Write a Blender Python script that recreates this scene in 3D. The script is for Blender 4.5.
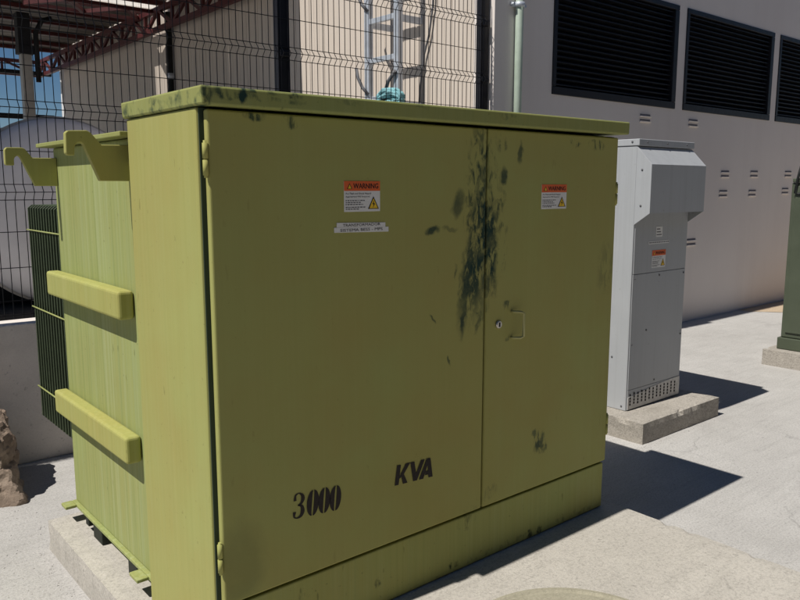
import bpy, bmesh, math, random
import numpy as np
from mathutils import Vector, Matrix, noise
random.seed(7)
S = bpy.context.scene
for o in list(bpy.data.objects): bpy.data.objects.remove(o, do_unlink=True)
COL = S.collection

# ------------------------------------------------------------------ camera
FPX, CX, CY, HY, CAMH = 756.0, 400.0, 300.0, 187.0, 1.65     # in pixels of the 800 x 600 photograph
PITCH = math.atan((CY-HY)/FPX)
THX = math.radians(50.0)
_F = Vector((math.cos(THX), math.sin(THX), 0)); _R = Vector((math.sin(THX), -math.cos(THX), 0)); _U = Vector((0, 0, 1))
_FW = _F*math.cos(PITCH) - _U*math.sin(PITCH); _UP = _F*math.sin(PITCH) + _U*math.cos(PITCH)
cd = bpy.data.cameras.new('camera'); cam = bpy.data.objects.new('camera', cd); COL.objects.link(cam)
cd.sensor_width = 36; cd.lens = FPX/800*36; cd.clip_start = 0.05; cd.clip_end = 2000
cam.matrix_world = Matrix(((_R.x, _UP.x, -_FW.x, 0), (_R.y, _UP.y, -_FW.y, 0), (_R.z, _UP.z, -_FW.z, CAMH), (0, 0, 0, 1)))
S.camera = cam
def on(px, py, axis, val):
    """point where the photo's pixel meets the plane axis = val (planes are those of the things' own faces)"""
    d = _FW*FPX + _R*(px-CX) + _UP*(CY-py); c = Vector((0, 0, CAMH))
    return c + d*((val-c[axis])/d[axis])

# ------------------------------------------------------------------ sky, sun, exposure
SUNV = Vector((-0.62, 0.034, 1.0)).normalized()            # towards the sun
w = bpy.data.worlds.new('World'); S.world = w; w.use_nodes = True
nt = w.node_tree; nt.nodes.clear()
sk = nt.nodes.new('ShaderNodeTexSky'); sk.sky_type = 'NISHITA'; sk.sun_disc = False
sk.sun_elevation = math.asin(SUNV.z); sk.sun_rotation = math.atan2(SUNV.x, SUNV.y)
sk.air_density = 1.0; sk.dust_density = 0.0; sk.ozone_density = 3.0; sk.altitude = 1900
bg = nt.nodes.new('ShaderNodeBackground'); bg.inputs[1].default_value = 0.05
wo = nt.nodes.new('ShaderNodeOutputWorld')
hs = nt.nodes.new('ShaderNodeHueSaturation'); hs.inputs['Saturation'].default_value = 1.2
nt.links.new(sk.outputs[0], hs.inputs['Color']); nt.links.new(hs.outputs[0], bg.inputs[0]); nt.links.new(bg.outputs[0], wo.inputs[0])
sl = bpy.data.lights.new('sun', 'SUN'); sl.energy = 5.0; sl.angle = math.radians(0.53); sl.color = (1.0, 0.955, 0.88)
so = bpy.data.objects.new('sun', sl); COL.objects.link(so); so.rotation_euler = (-SUNV).to_track_quat('-Z', 'Y').to_euler()
so.location = (-4, 0, 12)
S.view_settings.view_transform = 'Standard'; S.view_settings.look = 'None'
S.view_settings.gamma = 1; S.view_settings.exposure = 0.0; S.view_settings.use_curve_mapping = False
S.render.engine = 'CYCLES'
S.cycles.max_bounces = 8

# ------------------------------------------------------------------ materials
class NT:
    def __init__(s, name):
        s.m = bpy.data.materials.new(name); s.m.use_nodes = True; s.t = s.m.node_tree
        s.b = s.t.nodes['Principled BSDF']; s.co = s.n('ShaderNodeTexCoord').outputs['Object']
    def n(s, ty, **kw):
        x = s.t.nodes.new(ty)
        for k, v in kw.items(): setattr(x, k, v)
        return x
    def l(s, a, b): s.t.links.new(a, b)
    def map(s, sc=(1, 1, 1), loc=(0, 0, 0), rot=(0, 0, 0), src=None):
        x = s.n('ShaderNodeMapping'); x.inputs['Scale'].default_value = sc; x.inputs['Location'].default_value = loc
        x.inputs['Rotation'].default_value = rot; s.l(src or s.co, x.inputs[0]); return x.outputs[0]
    def noise(s, scale, detail=6, rough=.6, src=None, dist=0.0):
        x = s.n('ShaderNodeTexNoise'); x.inputs['Scale'].default_value = scale; x.inputs['Detail'].default_value = detail
        x.inputs['Roughness'].default_value = rough; x.inputs['Distortion'].default_value = dist
        s.l(src or s.co, x.inputs['Vector']); return x.outputs[0]
    def ramp(s, src, a, b, lo=0.0, hi=1.0):
        x = s.n('ShaderNodeMapRange'); x.inputs[1].default_value = a; x.inputs[2].default_value = b
        x.inputs[3].default_value = lo; x.inputs[4].default_value = hi; s.l(src, x.inputs[0]); return x.outputs[0]
    def math(s, op, a, b):
        x = s.n('ShaderNodeMath', operation=op)
        for i, v in enumerate((a, b)):
            if isinstance(v, (int, float)): x.inputs[i].default_value = v
            else: s.l(v, x.inputs[i])
        return x.outputs[0]
    def mix(s, fac, a, b, mode='MIX'):
        x = s.n('ShaderNodeMix', data_type='RGBA', blend_type=mode)
        for sock, v in ((x.inputs[0], fac), (x.inputs[6], a), (x.inputs[7], b)):
            if isinstance(v, (int, float)): sock.default_value = v
            elif isinstance(v, tuple): sock.default_value = v + (1,)
            else: s.l(v, sock)
        return x.outputs[2]
    def bump(s, h, strength=.3, dist=.01):
        x = s.n('ShaderNodeBump'); x.inputs['Strength'].default_value = strength; x.inputs['Distance'].default_value = dist
        s.l(h, x.inputs['Height']); s.l(x.outputs[0], s.b.inputs['Normal'])
    def done(s, col, rough=.6, metal=0.0, spec=.5):
        for k, v in (('Base Color', col), ('Roughness', rough), ('Metallic', metal), ('Specular IOR Level', spec)):
            if isinstance(v, tuple): s.b.inputs[k].default_value = v + (1,)
            elif isinstance(v, (int, float)): s.b.inputs[k].default_value = v
            else: s.l(v, s.b.inputs[k])
        return s.m

def plain(name, col, rough=.6, metal=0.0, var=.12, scale=9.0, bump=.0, spec=.4):
    s = NT(name)
    f = s.ramp(s.noise(scale), .3, .7, 1-var, 1+var)
    c = s.mix(1.0, col, f, 'MULTIPLY')
    if bump: s.bump(s.noise(scale*14, 3), bump, .004)
    return s.done(c, s.ramp(s.noise(scale*2), .3, .7, max(.05, rough-.08), min(1, rough+.08)), metal, spec)

TB = Vector((1.95, 2.28, 0.14))            # base of the transformer
OLIVE = (0.350, 0.340, 0.116)
def olive(name, base=OLIVE, streak=.0, stains=None, dark=(0.016, 0.042, 0.035), speck=True, k=1.0):
    s = NT(name)
    n1 = s.ramp(s.noise(2.2, 4), .3, .7)
    c = s.mix(n1, (base[0]*.97, base[1]*.91, base[2]*.88), (base[0]*.97, base[1]*1.06, base[2]*1.08))
    c = s.mix(s.ramp(s.noise(.9, 3, .5, s.map(loc=(3, 8, 1))), .35, .65, 0, .5), c, (base[0]*1.05, base[1]*.97, base[2]*.95))
    vs = s.noise(6.0, 6, .7, s.map((9, 9, .35)))
    c = s.mix(s.ramp(vs, .35, .75, 0, (.22+streak)*k), c, (base[0]*.72, base[1]*.84, base[2]*.86))
    vs2 = s.noise(5.0, 5, .7, s.map((14, 14, .25), (3, 1, 2)))
    c = s.mix(s.ramp(vs2, .52, .75, 0, (.25+streak)*k), c, (base[0]*1.12, base[1]*1.16, base[2]*1.5))
    vs3 = s.noise(9.0, 4, .6, s.map((7, 7, .07), (1, 5, 2)))
    c = s.mix(s.ramp(vs3, .47, .64, 0, (.13+streak*1.5)*k), c, (base[0]*.62, base[1]*.72, base[2]*.62))
    vs4 = s.noise(7.0, 3, .5, s.map((6, 6, .05), (8, 2, 2)))
    c = s.mix(s.ramp(vs4, .52, .66, 0, (.08+streak*1.3)*k), c, (base[0]*1.25, base[1]*1.28, base[2]*1.9))
    # fine dark specks
    if speck:
        sp = s.noise(60, 2, .5); c = s.mix(s.ramp(sp, .70, .76, 0, .5*k), c, tuple(v*.45 for v in base))
        sp2 = s.noise(38, 2, .5, s.map((1, 1, .3), (7, 3, 1))); c = s.mix(s.ramp(sp2, .72, .78, 0, .55*k), c, tuple(v*.35 for v in base))
    if stains:
        wl = s.n('ShaderNodeVectorMath', operation='ADD'); wl.inputs[1].default_value = TB; s.l(s.co, wl.inputs[0])
        nz = s.n('ShaderNodeTexNoise'); nz.inputs['Scale'].default_value = 19; nz.inputs['Detail'].default_value = 4; s.l(s.co, nz.inputs['Vector'])
        nz2 = s.n('ShaderNodeVectorMath', operation='SUBTRACT'); nz2.inputs[1].default_value = (.5, .5, .5); s.l(nz.outputs[1], nz2.inputs[0])
        nz3 = s.n('ShaderNodeVectorMath', operation='SCALE'); nz3.inputs['Scale'].default_value = .055; s.l(nz2.outputs[0], nz3.inputs[0])
        ad = s.n('ShaderNodeVectorMath', operation='ADD'); s.l(wl.outputs[0], ad.inputs[0]); s.l(nz3.outputs[0], ad.inputs[1])
        fine = s.noise(27, 5, .62, s.map((1.5, 1, .6)), .6)
        tot = None
        for (px, py, rx, ry, rot, st, brk) in stains:
            c0 = on(px, py, 1, 2.0); dx = abs(on(px+rx, py, 1, 2.0).x-c0.x); dz = abs(on(px, py+ry, 1, 2.0).z-c0.z)
            sub = s.n('ShaderNodeVectorMath', operation='SUBTRACT'); sub.inputs[1].default_value = (c0.x, 2.0, c0.z); s.l(ad.outputs[0], sub.inputs[0])
            mp = s.n('ShaderNodeMapping'); mp.inputs['Rotation'].default_value = (0, math.radians(rot), 0); mp.inputs['Scale'].default_value = (1, 0, 1); s.l(sub.outputs[0], mp.inputs[0])
            m2 = s.n('ShaderNodeVectorMath', operation='MULTIPLY'); m2.inputs[1].default_value = (1/dx, 0, 1/dz); s.l(mp.outputs[0], m2.inputs[0])
            ln = s.n('ShaderNodeVectorMath', operation='LENGTH'); s.l(m2.outputs[0], ln.inputs[0])
            v = s.ramp(ln.outputs['Value'], .62, 1.15, 1, 0)
            if brk: v = s.math('MULTIPLY', v, s.ramp(fine, .5-.10+brk*.13, .54+brk*.13, 0, 1))
            v = s.math('MULTIPLY', v, st)
            tot = v if tot is None else s.math('MAXIMUM', tot, v)
        tot = s.math('MULTIPLY', tot, s.ramp(s.noise(17, 4), .25, .55, .65, 1))
        c = s.mix(tot, c, dark)
    hb = s.math('ADD', s.math('MULTIPLY', s.noise(2.3, 2, .4), 5.0), s.math('MULTIPLY', s.noise(130, 3), .35))
    s.bump(hb, .12, .006)
    return s.done(c, s.ramp(s.noise(7), .3, .7, .55, .72), 0, .14)

# stains on the door fronts: photo pixel, radii in pixels, tilt, strength, how broken up
ST = [(242, 566, 24, 46, 0, .22, 0), (482, 215, 16, 100, 0, .95, .5), (479, 240, 10, 78, -6, 1, -.35), (491, 245, 7, 48, 0, 1, -.2), (478, 165, 7, 36, 0, .95, .6), (481, 205, 5, 45, 0, .95, .3), (471, 268, 9, 62, -12, .95, -.4), (478, 225, 9, 22, 5, .9, .2),
      (464, 306, 3.5, 32, -7, .9, 0), (476, 318, 8, 14, 0, .7, .6), (458, 204, 6, 15, -24, .75, 0), (468, 196, 8, 8, 0, .7, .4),
      (432, 231, 8, 4.5, 6, .9, 0), (450, 229, 8, 3, 0, .4, 0), (468, 222, 5, 8, 20, .8, .5),
      (491, 230, 6, 30, 0, .9, .35), (499, 228, 8, 38, 0, .8, .75), (503, 176, 4.5, 8.5, -12, .85, 0), (521, 152, 3, 12, 0, .75, 0),
      (500, 202, 6, 12, -25, .85, .35), (491, 285, 7, 14, 18, .75, .3), (502, 143, 6, 9, 15, .7, .7), (497, 258, 9, 16, 0, .7, .7),
      (432, 318, 1.4, 8, 38, .8, 0), (449, 361, 1.4, 6, 12, .8, 0), (455, 271, 1.5, 8, 0, .6, .3), (507, 305, 5, 4, 0, .7, .4), (509, 337, 4, 3, 0, .6, .3),
      (255, 117, 10, 5, 0, .9, .55), (291, 122, 9, 6, 0, .8, .5), (575, 143, 5, 4, 0, .9, .5), (597, 145, 7, 5, 0, .9, .5),
      (485, 320, 3, 40, 0, .5, .7), (468, 515, 7, 9, 0, .35, .4), (490, 492, 8, 6, 30, .3, .5), (606, 268, 9, 26, 0, .28, .2), (539, 441, 6, 12, 12, .85, .15), (535, 434, 4, 4, 0, .7, .1), (543, 449, 4, 5, 0, .7, .1)]
M = {}
M['olive_door'] = olive('olive_door_paint', stains=ST, k=.3)
M['olive'] = olive('olive_paint', k=.7)
M['olive_tank'] = olive('olive_tank_paint', (0.315, 0.335, 0.125), .22)
M['olive_bar'] = olive('olive_bar_paint', (0.365, 0.355, 0.115), .05)
LIDST = [(238, 97, 5, 9, 0, 1, 0), (217, 92, 9, 6, 0, .9, .3), (289, 96, 6, 4, 0, .9, .2), (252, 92, 20, 3, 0, .8, .4), (203, 97, 6, 14, 0, .9, -.3), (228, 95, 26, 5, 0, .8, .25), (270, 100, 30, 3, 0, .6, .4), (500, 116, 12, 3, 0, .6, .5), (420, 108, 12, 3, 0, .4, .5), (345, 104, 14, 2.5, 0, .4, .5)]
M['olive_lid'] = olive('olive_lid_paint', (0.29, 0.305, 0.108), .0, LIDST)
SILLST = [(468, 522, 8, 8, 0, .6, .4), (380, 582, 4, 5, 0, .9, .3), (530, 535, 3, 5, 0, .9, .2), (541, 530, 3, 5, 0, .9, .2), (455, 566, 5, 4, 0, .9, .4), (300, 600, 9, 5, 0, .4, .4), (500, 548, 40, 3, 0, .4, .6), (575, 515, 30, 3, 0, .4, .6), (420, 590, 40, 4, 0, .4, .6)]
M['olive_sill'] = olive('olive_sill_paint', (0.335, 0.34, 0.115), .03, SILLST, (.02, .03, .02))
M['dark_green'] = plain('dark_green_gap_paint', (.055, .085, .045), .6)
M['gap_strip'] = plain('dark_green_strip', (.028, .045, .028), .7)
M['fin'] = plain('radiator_green', (.055, .075, .04), .5)
M['foot'] = plain('black_rubber', (.014, .018, .012), .7)
M['steel'] = plain('bare_steel', (.55, .53, .5), .35, .9)
M['brass'] = plain('worn_olive_handle', (.40, .385, .17), .4, .1)
M['black'] = plain('black_print', (.012, .011, .012), .7)
M['stencil'] = plain('stencil_black_paint', (.016, .011, .011), .75, var=.3, scale=60)
M['white'] = plain('white_vinyl', (.70, .70, .70), .45, var=.05)
M['orange'] = plain('orange_print', (.70, .13, .035), .5, var=.06)
M['yellow'] = plain('yellow_print', (.80, .52, .03), .5, var=.06)
M['greytext'] = plain('small_print_grey', (.12, .12, .13), .6)
def greypaint():
    s = NT('grey_powder_coat')
    c = s.mix(s.ramp(s.noise(2.5, 4), .3, .7), (.385, .40, .42), (.415, .43, .45))
    c = s.mix(s.ramp(s.noise(7, 5, .65, s.map((5, 5, .12))), .5, .7, 0, .28), c, (.30, .305, .31))
    c = s.mix(s.ramp(s.noise(40, 3), .66, .74, 0, .4), c, (.24, .235, .22))
    s.bump(s.noise(2.0, 2), .10, .02)
    return s.done(c, s.ramp(s.noise(5), .3, .7, .42, .6), 0, .4)
M['grey'] = greypaint()
M['dusty'] = plain('cement_dusted_grey', (.60, .59, .57), .9, var=.16, scale=30)
M['ventdark'] = plain('dark_vent_slot', (.26, .235, .235), .9)  # recess darkness of the vents put into the colour of flat slot faces
M['slit'] = plain('dark_opening', (.006, .006, .007), .9)
M['gable'] = plain('dark_green_enamel', (.072, .086, .058), .45, var=.1, scale=4)
M['gable2'] = plain('dark_green_skirt', (.066, .08, .052), .5, var=.1, scale=4)
M['strap'] = plain('black_strap', (.01, .012, .012), .6)
M['louvre'] = plain('black_louvre_metal', (.012, .012, .016), .45, var=.2)
M['fence'] = plain('black_coated_wire', (.008, .008, .012), .45)
M['pipe'] = plain('pale_green_conduit', (.42, .50, .42), .5, var=.12)
M['galv'] = plain('galvanised_steel', (.52, .56, .62), .42, .35, var=.12)
M['rope'] = plain('turquoise_rope', (.20, .42, .46), .8, var=.35, scale=50, bump=.4)
M['red'] = plain('oxide_red_steel', (.085, .017, .017), .55, var=.25)
M['tankgrey'] = plain('pale_grey_tank_paint', (.66, .64, .65), .45, var=.1, scale=2)
M['darkbase'] = plain('near_black_steel', (.010, .010, .012), .7)
M['colgrey'] = plain('light_grey_steel', (.42, .40, .37), .5)
M['brick'] = plain('red_brick', (.35, .09, .05), .9)

def concrete(name, c1, c2, streakrot=0.0, bump=.5, speck=.35, stain=.4, fine=90):
    s = NT(name)
    c = s.mix(s.ramp(s.noise(.55, 7, .65), .33, .68), c1, c2)
    c = s.mix(s.ramp(s.noise(3.5, 8, .7), .45, .75, 0, .55), c, tuple(v*1.13 for v in c2))
    mp = s.map((2.2, 26, 2), rot=(0, 0, streakrot))
    st = s.noise(1.0, 6, .7, mp); c = s.mix(s.ramp(st, .50, .70, 0, .34), c, tuple(v*.68 for v in c1))
    bl = s.noise(1.6, 9, .72, s.map((1, 1.6, 1), (4, 9, 2))); c = s.mix(s.ramp(bl, .60, .78, 0, stain), c, tuple(v*.58 for v in c1))
    gr = s.noise(fine, 3, .6); c = s.mix(s.ramp(gr, .47, .66, 0, speck), c, tuple(v*.5 for v in c1))
    g2 = s.noise(fine*2.3, 2, .5, s.map(loc=(5, 2, 1))); c = s.mix(s.ramp(g2, .52, .66, 0, speck*.7), c, tuple(min(.85, v*1.5) for v in c2))
    pit = s.noise(34, 4, .7, s.map((1, 1, 1), (2, 7, 5))); c = s.mix(s.ramp(pit, .62, .70, 0, .55), c, tuple(v*.42 for v in c1))
    wv = s.n('ShaderNodeTexNoise'); wv.inputs['Scale'].default_value = 1.7; wv.inputs['Detail'].default_value = 5; s.l(s.co, wv.inputs['Vector'])
    wa = s.n('ShaderNodeVectorMath', operation='SCALE'); wa.inputs['Scale'].default_value = .8; s.l(wv.outputs[1], wa.inputs[0])
    wb = s.n('ShaderNodeVectorMath', operation='ADD'); s.l(s.co, wb.inputs[0]); s.l(wa.outputs[0], wb.inputs[1])
    vo = s.n('ShaderNodeTexVoronoi', feature='DISTANCE_TO_EDGE'); vo.inputs['Scale'].default_value = .55; s.l(wb.outputs[0], vo.inputs['Vector'])
    ck = s.math('MULTIPLY', s.ramp(vo.outputs[0], .0, .006, 1, 0), s.ramp(s.noise(1.1, 3), .52, .66, 0, .4)); c = s.mix(ck, c, tuple(v*.35 for v in c1))
    h = s.math('ADD', s.math('MULTIPLY', s.noise(fine*.6, 5, .7), .6), s.math('MULTIPLY', st, .8))
    s.bump(h, bump, .008)
    return s.done(c, .9, 0, .2)
M['ground'] = concrete('pale_concrete_paving', (.38, .368, .352), (.475, .462, .445), 0.0, .7, .42, .5)
M['slab'] = concrete('tan_concrete_pad', (.405, .38, .34), (.48, .452, .405), 0.0, .6, .4, .4)
M['pad'] = concrete('rough_pad_concrete', (.30, .275, .24), (.40, .37, .33), 0.0, .9, .5, .5)
M['manhole'] = concrete('manhole_concrete', (.30, .28, .21), (.36, .335, .26), .4, .4, .3, .3)
M['lowwall'] = concrete('rendered_low_wall', (.68, .62, .58), (.74, .68, .635), 0, .25, .12, .25)
M['dirt'] = concrete('sandy_dirt', (.42, .32, .22), (.50, .40, .29), 0, .6, .4, .3)
def facade():
    s = NT('grey_render_facade')
    c = s.mix(s.ramp(s.noise(.5, 6), .35, .65), (.76, .69, .65), (.80, .735, .695))
    c = s.mix(s.ramp(s.noise(.9, 6, .7, s.map((4, 4, .35))), .48, .76, 0, .22), c, (.62, .55, .52))
    c = s.mix(s.ramp(s.noise(45, 3), .58, .75, 0, .15), c, (.52, .47, .44))
    s.bump(s.noise(70, 4), .15, .004)
    return s.done(c, .85, 0, .2)
M['facade'] = facade()
def siding():
    s = NT('beige_sheet_siding')
    c = s.mix(s.ramp(s.noise(.8, 5, .6, s.map((1, 2, .4))), .35, .7), (.60, .525, .455), (.67, .59, .515))
    c = s.mix(s.ramp(s.noise(3, 5, .7, s.map((1, 5, .3))), .55, .8, 0, .25), c, (.52, .455, .39))
    return s.done(c, .6, 0, .3)
M['siding'] = siding()
M['siding_dark'] = plain('siding_joint', (.30, .26, .21), .7)
M['roofsheet'] = plain('weathered_roof_sheet', (.15, .13, .11), .6, .0, var=.3, scale=1.5)
def rockmat():
    s = NT('brown_broken_rock')
    c = s.mix(s.ramp(s.noise(4, 8, .7), .3, .7), (.26, .19, .145), (.48, .385, .305))
    c = s.mix(s.ramp(s.noise(22, 6, .75), .55, .75, 0, .7), c, (.09, .06, .045))
    s.bump(s.noise(28, 9, .8), .9, .02); return s.done(c, .95, 0, .15)
M['rock'] = rockmat()
def skylight():
    s = NT('clear_roof_panel'); t = s.t
    tr = s.n('ShaderNodeBsdfTransparent'); tl = s.n('ShaderNodeBsdfTranslucent'); tl.inputs[0].default_value = (.9, .9, .88, 1)
    mx = s.n('ShaderNodeMixShader'); mx.inputs[0].default_value = .26
    s.l(tr.outputs[0], mx.inputs[1]); s.l(tl.outputs[0], mx.inputs[2]); s.l(mx.outputs[0], t.nodes['Material Output'].inputs[0]); return s.m
M['skylight'] = skylight()

# ------------------------------------------------------------------ mesh helpers (all take world coordinates)
def new(): return bmesh.new()
def box(bm, x0, x1, y0, y1, z0, z1, bev=0.0, seg=2, mi=0):
    t = bmesh.new(); bmesh.ops.create_cube(t, size=1)
    for v in t.verts: v.co = Vector(((x0+x1)/2+v.co.x*(x1-x0), (y0+y1)/2+v.co.y*(y1-y0), (z0+z1)/2+v.co.z*(z1-z0)))
    if bev: bmesh.ops.bevel(t, geom=t.edges[:], offset=bev, segments=seg, profile=.5, affect='EDGES')
    return merge(bm, t, mi)
def merge(bm, t, mi=0):
    vm = {}; t.verts.index_update()
    for v in t.verts: vm[v.index] = bm.verts.new(v.co)
    for f in t.faces:
        try:
            nf = bm.faces.new([vm[v.index] for v in f.verts]); nf.material_index = mi
        except ValueError: pass
    t.free(); return bm
def prism(bm, pts, axis, a, b, bev=0.0, mi=0):
    """outline pts in the two other axes (in x,y,z order) pulled from a to b along axis"""
    def mk(p, q):
        r = list(p); r.insert(axis, q); return Vector(r)
    t = bmesh.new(); lo = [t.verts.new(mk(p, a)) for p in pts]; hi = [t.verts.new(mk(p, b)) for p in pts]; n = len(pts)
    t.faces.new(lo); t.faces.new(hi[::-1])
    for i in range(n): t.faces.new((lo[i], hi[i], hi[(i+1) % n], lo[(i+1) % n]))
    bmesh.ops.recalc_face_normals(t, faces=t.faces[:])
    if bev: bmesh.ops.bevel(t, geom=t.edges[:], offset=bev, segments=2, profile=.5, affect='EDGES')
    bmesh.ops.triangulate(t, faces=[f for f in t.faces if len(f.verts) > 4])
    return merge(bm, t, mi)
def tube(bm, pts, r, n=8, mi=0, cap=True):
    pts = [Vector(p) for p in pts]; rings = []; prev = None
    for i, p in enumerate(pts):
        d = (pts[min(i+1, len(pts)-1)]-pts[max(i-1, 0)]).normalized()
        if prev is None: u = d.orthogonal().normalized()
        else: u = (prev-d*prev.dot(d)).normalized()
        prev = u; v = d.cross(u); rr = r[i] if isinstance(r, (list, tuple)) else r
        rings.append([bm.verts.new(p+(u*math.cos(2*math.pi*k/n)+v*math.sin(2*math.pi*k/n))*rr) for k in range(n)])
    for a, b in zip(rings, rings[1:]):
        for k in range(n):
            f = bm.faces.new((a[k], a[(k+1) % n], b[(k+1) % n], b[k])); f.material_index = mi; f.smooth = n > 5
    if cap:
        for rg in (rings[0][::-1], rings[-1]): bm.faces.new(rg).material_index = mi
    return bm
def bar(bm, a, b, wx, wy=None, mi=0):
    """square bar between two points"""
    return tube(bm, [a, b], wx*.7071, 4, mi)
def flat(bm, poly, y, mi=0):
    """flat print on a plane facing -y: outline in x,z"""
    vs = [bm.verts.new((p[0], y, p[1])) for p in poly]
    f = bm.faces.new(vs); f.material_index = mi; f.normal_update()
    if f.normal.y > 0: f.normal_flip()
    bmesh.ops.triangulate(bm, faces=[f]) if len(poly) > 4 else None
    return bm
def ribbon(bm, pts, ws, y, mi=0):
    L = []; Rr = []
    for i, p in enumerate(pts):
        a = pts[max(0, i-1)]; b = pts[min(len(pts)-1, i+1)]; dx, dz = b[0]-a[0], b[1]-a[1]; l = math.hypot(dx, dz) or 1
        nx, nz = -dz/l, dx/l; L.append((p[0]+nx*ws[i]/2, p[1]+nz*ws[i]/2)); Rr.append((p[0]-nx*ws[i]/2, p[1]-nz*ws[i]/2))
    for i in range(len(pts)-1): flat(bm, [L[i], L[i+1], Rr[i+1], Rr[i]], y, mi)
    return bm
def text(bm, s, x, z, width, height, y, mi, shear=0.0, align='LEFT'):
    c = bpy.data.curves.new('t', 'FONT'); c.body = s; c.size = 1; c.resolution_u = 2
    o = bpy.data.objects.new('t', c); COL.objects.link(o); dg = bpy.context.evaluated_depsgraph_get()
    me = bpy.data.meshes.new_from_object(o.evaluated_get(dg)); bpy.data.objects.remove(o)
    vs = [v.co.copy() for v in me.vertices]
    x0 = min(v.x for v in vs); x1 = max(v.x for v in vs); y0 = min(v.y for v in vs); y1 = max(v.y for v in vs)
    nv = [bm.verts.new((x+(v.x-x0)/(x1-x0)*width+shear*(v.y-y0), y, z+(v.y-y0)/(y1-y0)*height)) for v in vs]
    for p in me.polygons:
        try: bm.faces.new([nv[i] for i in p.vertices]).material_index = mi
        except ValueError: pass
    bpy.data.meshes.remove(me); return bm

def link(name, me, parent=None, base=None):
    o = bpy.data.objects.new(name, me); COL.objects.link(o)
    if parent is not None: o.parent = parent
    return o
BASE = {}
def wbase(o):
    return BASE.get(o.name, Vector((0, 0, 0))) if o else Vector((0, 0, 0))
def obj(name, bm, mats, parent=None, base=None, smooth=False, weld=False):
    """one mesh object; a top-level one stands at base, a part keeps its thing's origin"""
    b = wbase(parent) if parent is not None else (Vector(base) if base is not None else Vector((0, 0, 0)))
    if weld: bmesh.ops.remove_doubles(bm, verts=bm.verts[:], dist=1e-5)
    for v in bm.verts: v.co -= b
    me = bpy.data.meshes.new(name); bm.to_mesh(me); bm.free()
    for m in (mats if isinstance(mats, (list, tuple)) else [mats]): me.materials.append(M[m] if isinstance(m, str) else m)
    if smooth:
        for p in me.polygons: p.use_smooth = True
    o = link(name, me, parent)
    if parent is None: o.location = b
    BASE[o.name] = b
    return o
def copy_part(src, off, parent):
    c = bpy.data.objects.new(src.name.split('.')[0], src.data); COL.objects.link(c); c.parent = parent; c.location = Vector(off); BASE[c.name] = wbase(parent); return c
def thing(name, label, cat, loc, group=None):
    o = bpy.data.objects.new(name, None); COL.objects.link(o); o.location = loc; o.empty_display_size = .2
    BASE[o.name] = Vector(loc); tag(o, label, cat, group); return o
def tag(o, label, cat, group=None):
    o['label'] = label; o['category'] = cat
    if group: o['group'] = group
    return o
def rough_block(bm, x0, x1, y0, y1, z0, z1, cut=.06, amp=.006, bev=.012, seed=0):
    t = bmesh.new(); bmesh.ops.create_cube(t, size=1)
    for v in t.verts: v.co = Vector(((x0+x1)/2+v.co.x*(x1-x0), (y0+y1)/2+v.co.y*(y1-y0), (z0+z1)/2+v.co.z*(z1-z0)))
    for ax in range(3):
        lo, hi = ((x0, x1), (y0, y1), (z0, z1))[ax]; n = max(1, int((hi-lo)/cut))
        for k in range(1, n):
            no = Vector((0, 0, 0)); no[ax] = 1; pt = Vector((0, 0, 0)); pt[ax] = lo+(hi-lo)*k/n
            bmesh.ops.bisect_plane(t, geom=t.verts[:]+t.edges[:]+t.faces[:], plane_co=pt, plane_no=no)
    eps = 1e-4; lim = ((x0, x1), (y0, y1), (z0, z1))
    for v in t.verts:
        k = sum(1 for a in range(3) if abs(v.co[a]-lim[a][0]) < eps or abs(v.co[a]-lim[a][1]) < eps)
        d = noise.noise_vector(v.co*9+Vector((seed, 0, 0)))*amp + noise.noise_vector(v.co*31)*amp*.6
        if k >= 2:                                   # worn edge: pull towards the middle a little
            chip = max(0, noise.noise(v.co*17+Vector((seed, 3, 1)))-.22)*bev*4 + bev*.25
            for a in range(3):
                if a == 2 or abs(v.co.z-z0) < eps: continue
                if abs(v.co[a]-lim[a][0]) < eps: d[a] += chip
                elif abs(v.co[a]-lim[a][1]) < eps: d[a] -= chip
        if abs(v.co.z-z1) < eps: d.z = d.z*.35 - (chip*.8 if k >= 2 else 0)
        if abs(v.co.z-z0) < eps: d.z = -abs(d.z)-.004
        v.co += d
    return merge(bm, t)

# ------------------------------------------------------------------ ground
bm = new()
xs = [-120, -40, -12] + [-4+.5*i for i in range(33)] + [16, 26, 60, 140]; ys = [-120, -40, -12] + [-3+.5*i for i in range(18)] + [8, 14, 24, 60, 140]
gv = [[bm.verts.new((x, y, 0)) for y in ys] for x in xs]
for i in range(len(xs)-1):
    for j in range(len(ys)-1): bm.faces.new((gv[i][j], gv[i+1][j], gv[i+1][j+1], gv[i][j+1]))
gr = obj('ground', bm, 'ground'); gr['kind'] = 'structure'
# sandy strip along the far foot of the facade
bm = new(); n = 40; top = []; bot = []
for i in range(n+1):
    x = 10.0+i*.5; yy = 4.15+.12*noise.noise(Vector((x*1.7, 0, 0)))-min(.8, .12*i)+(0 if i else .5); top.append(bm.verts.new((x, 4.795, .004))); bot.append(bm.verts.new((x, yy, .004)))
for i in range(n): bm.faces.new((bot[i], bot[i+1], top[i+1], top[i]))
o = obj('dirt_strip', bm, 'dirt'); o['kind'] = 'structure'

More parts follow.
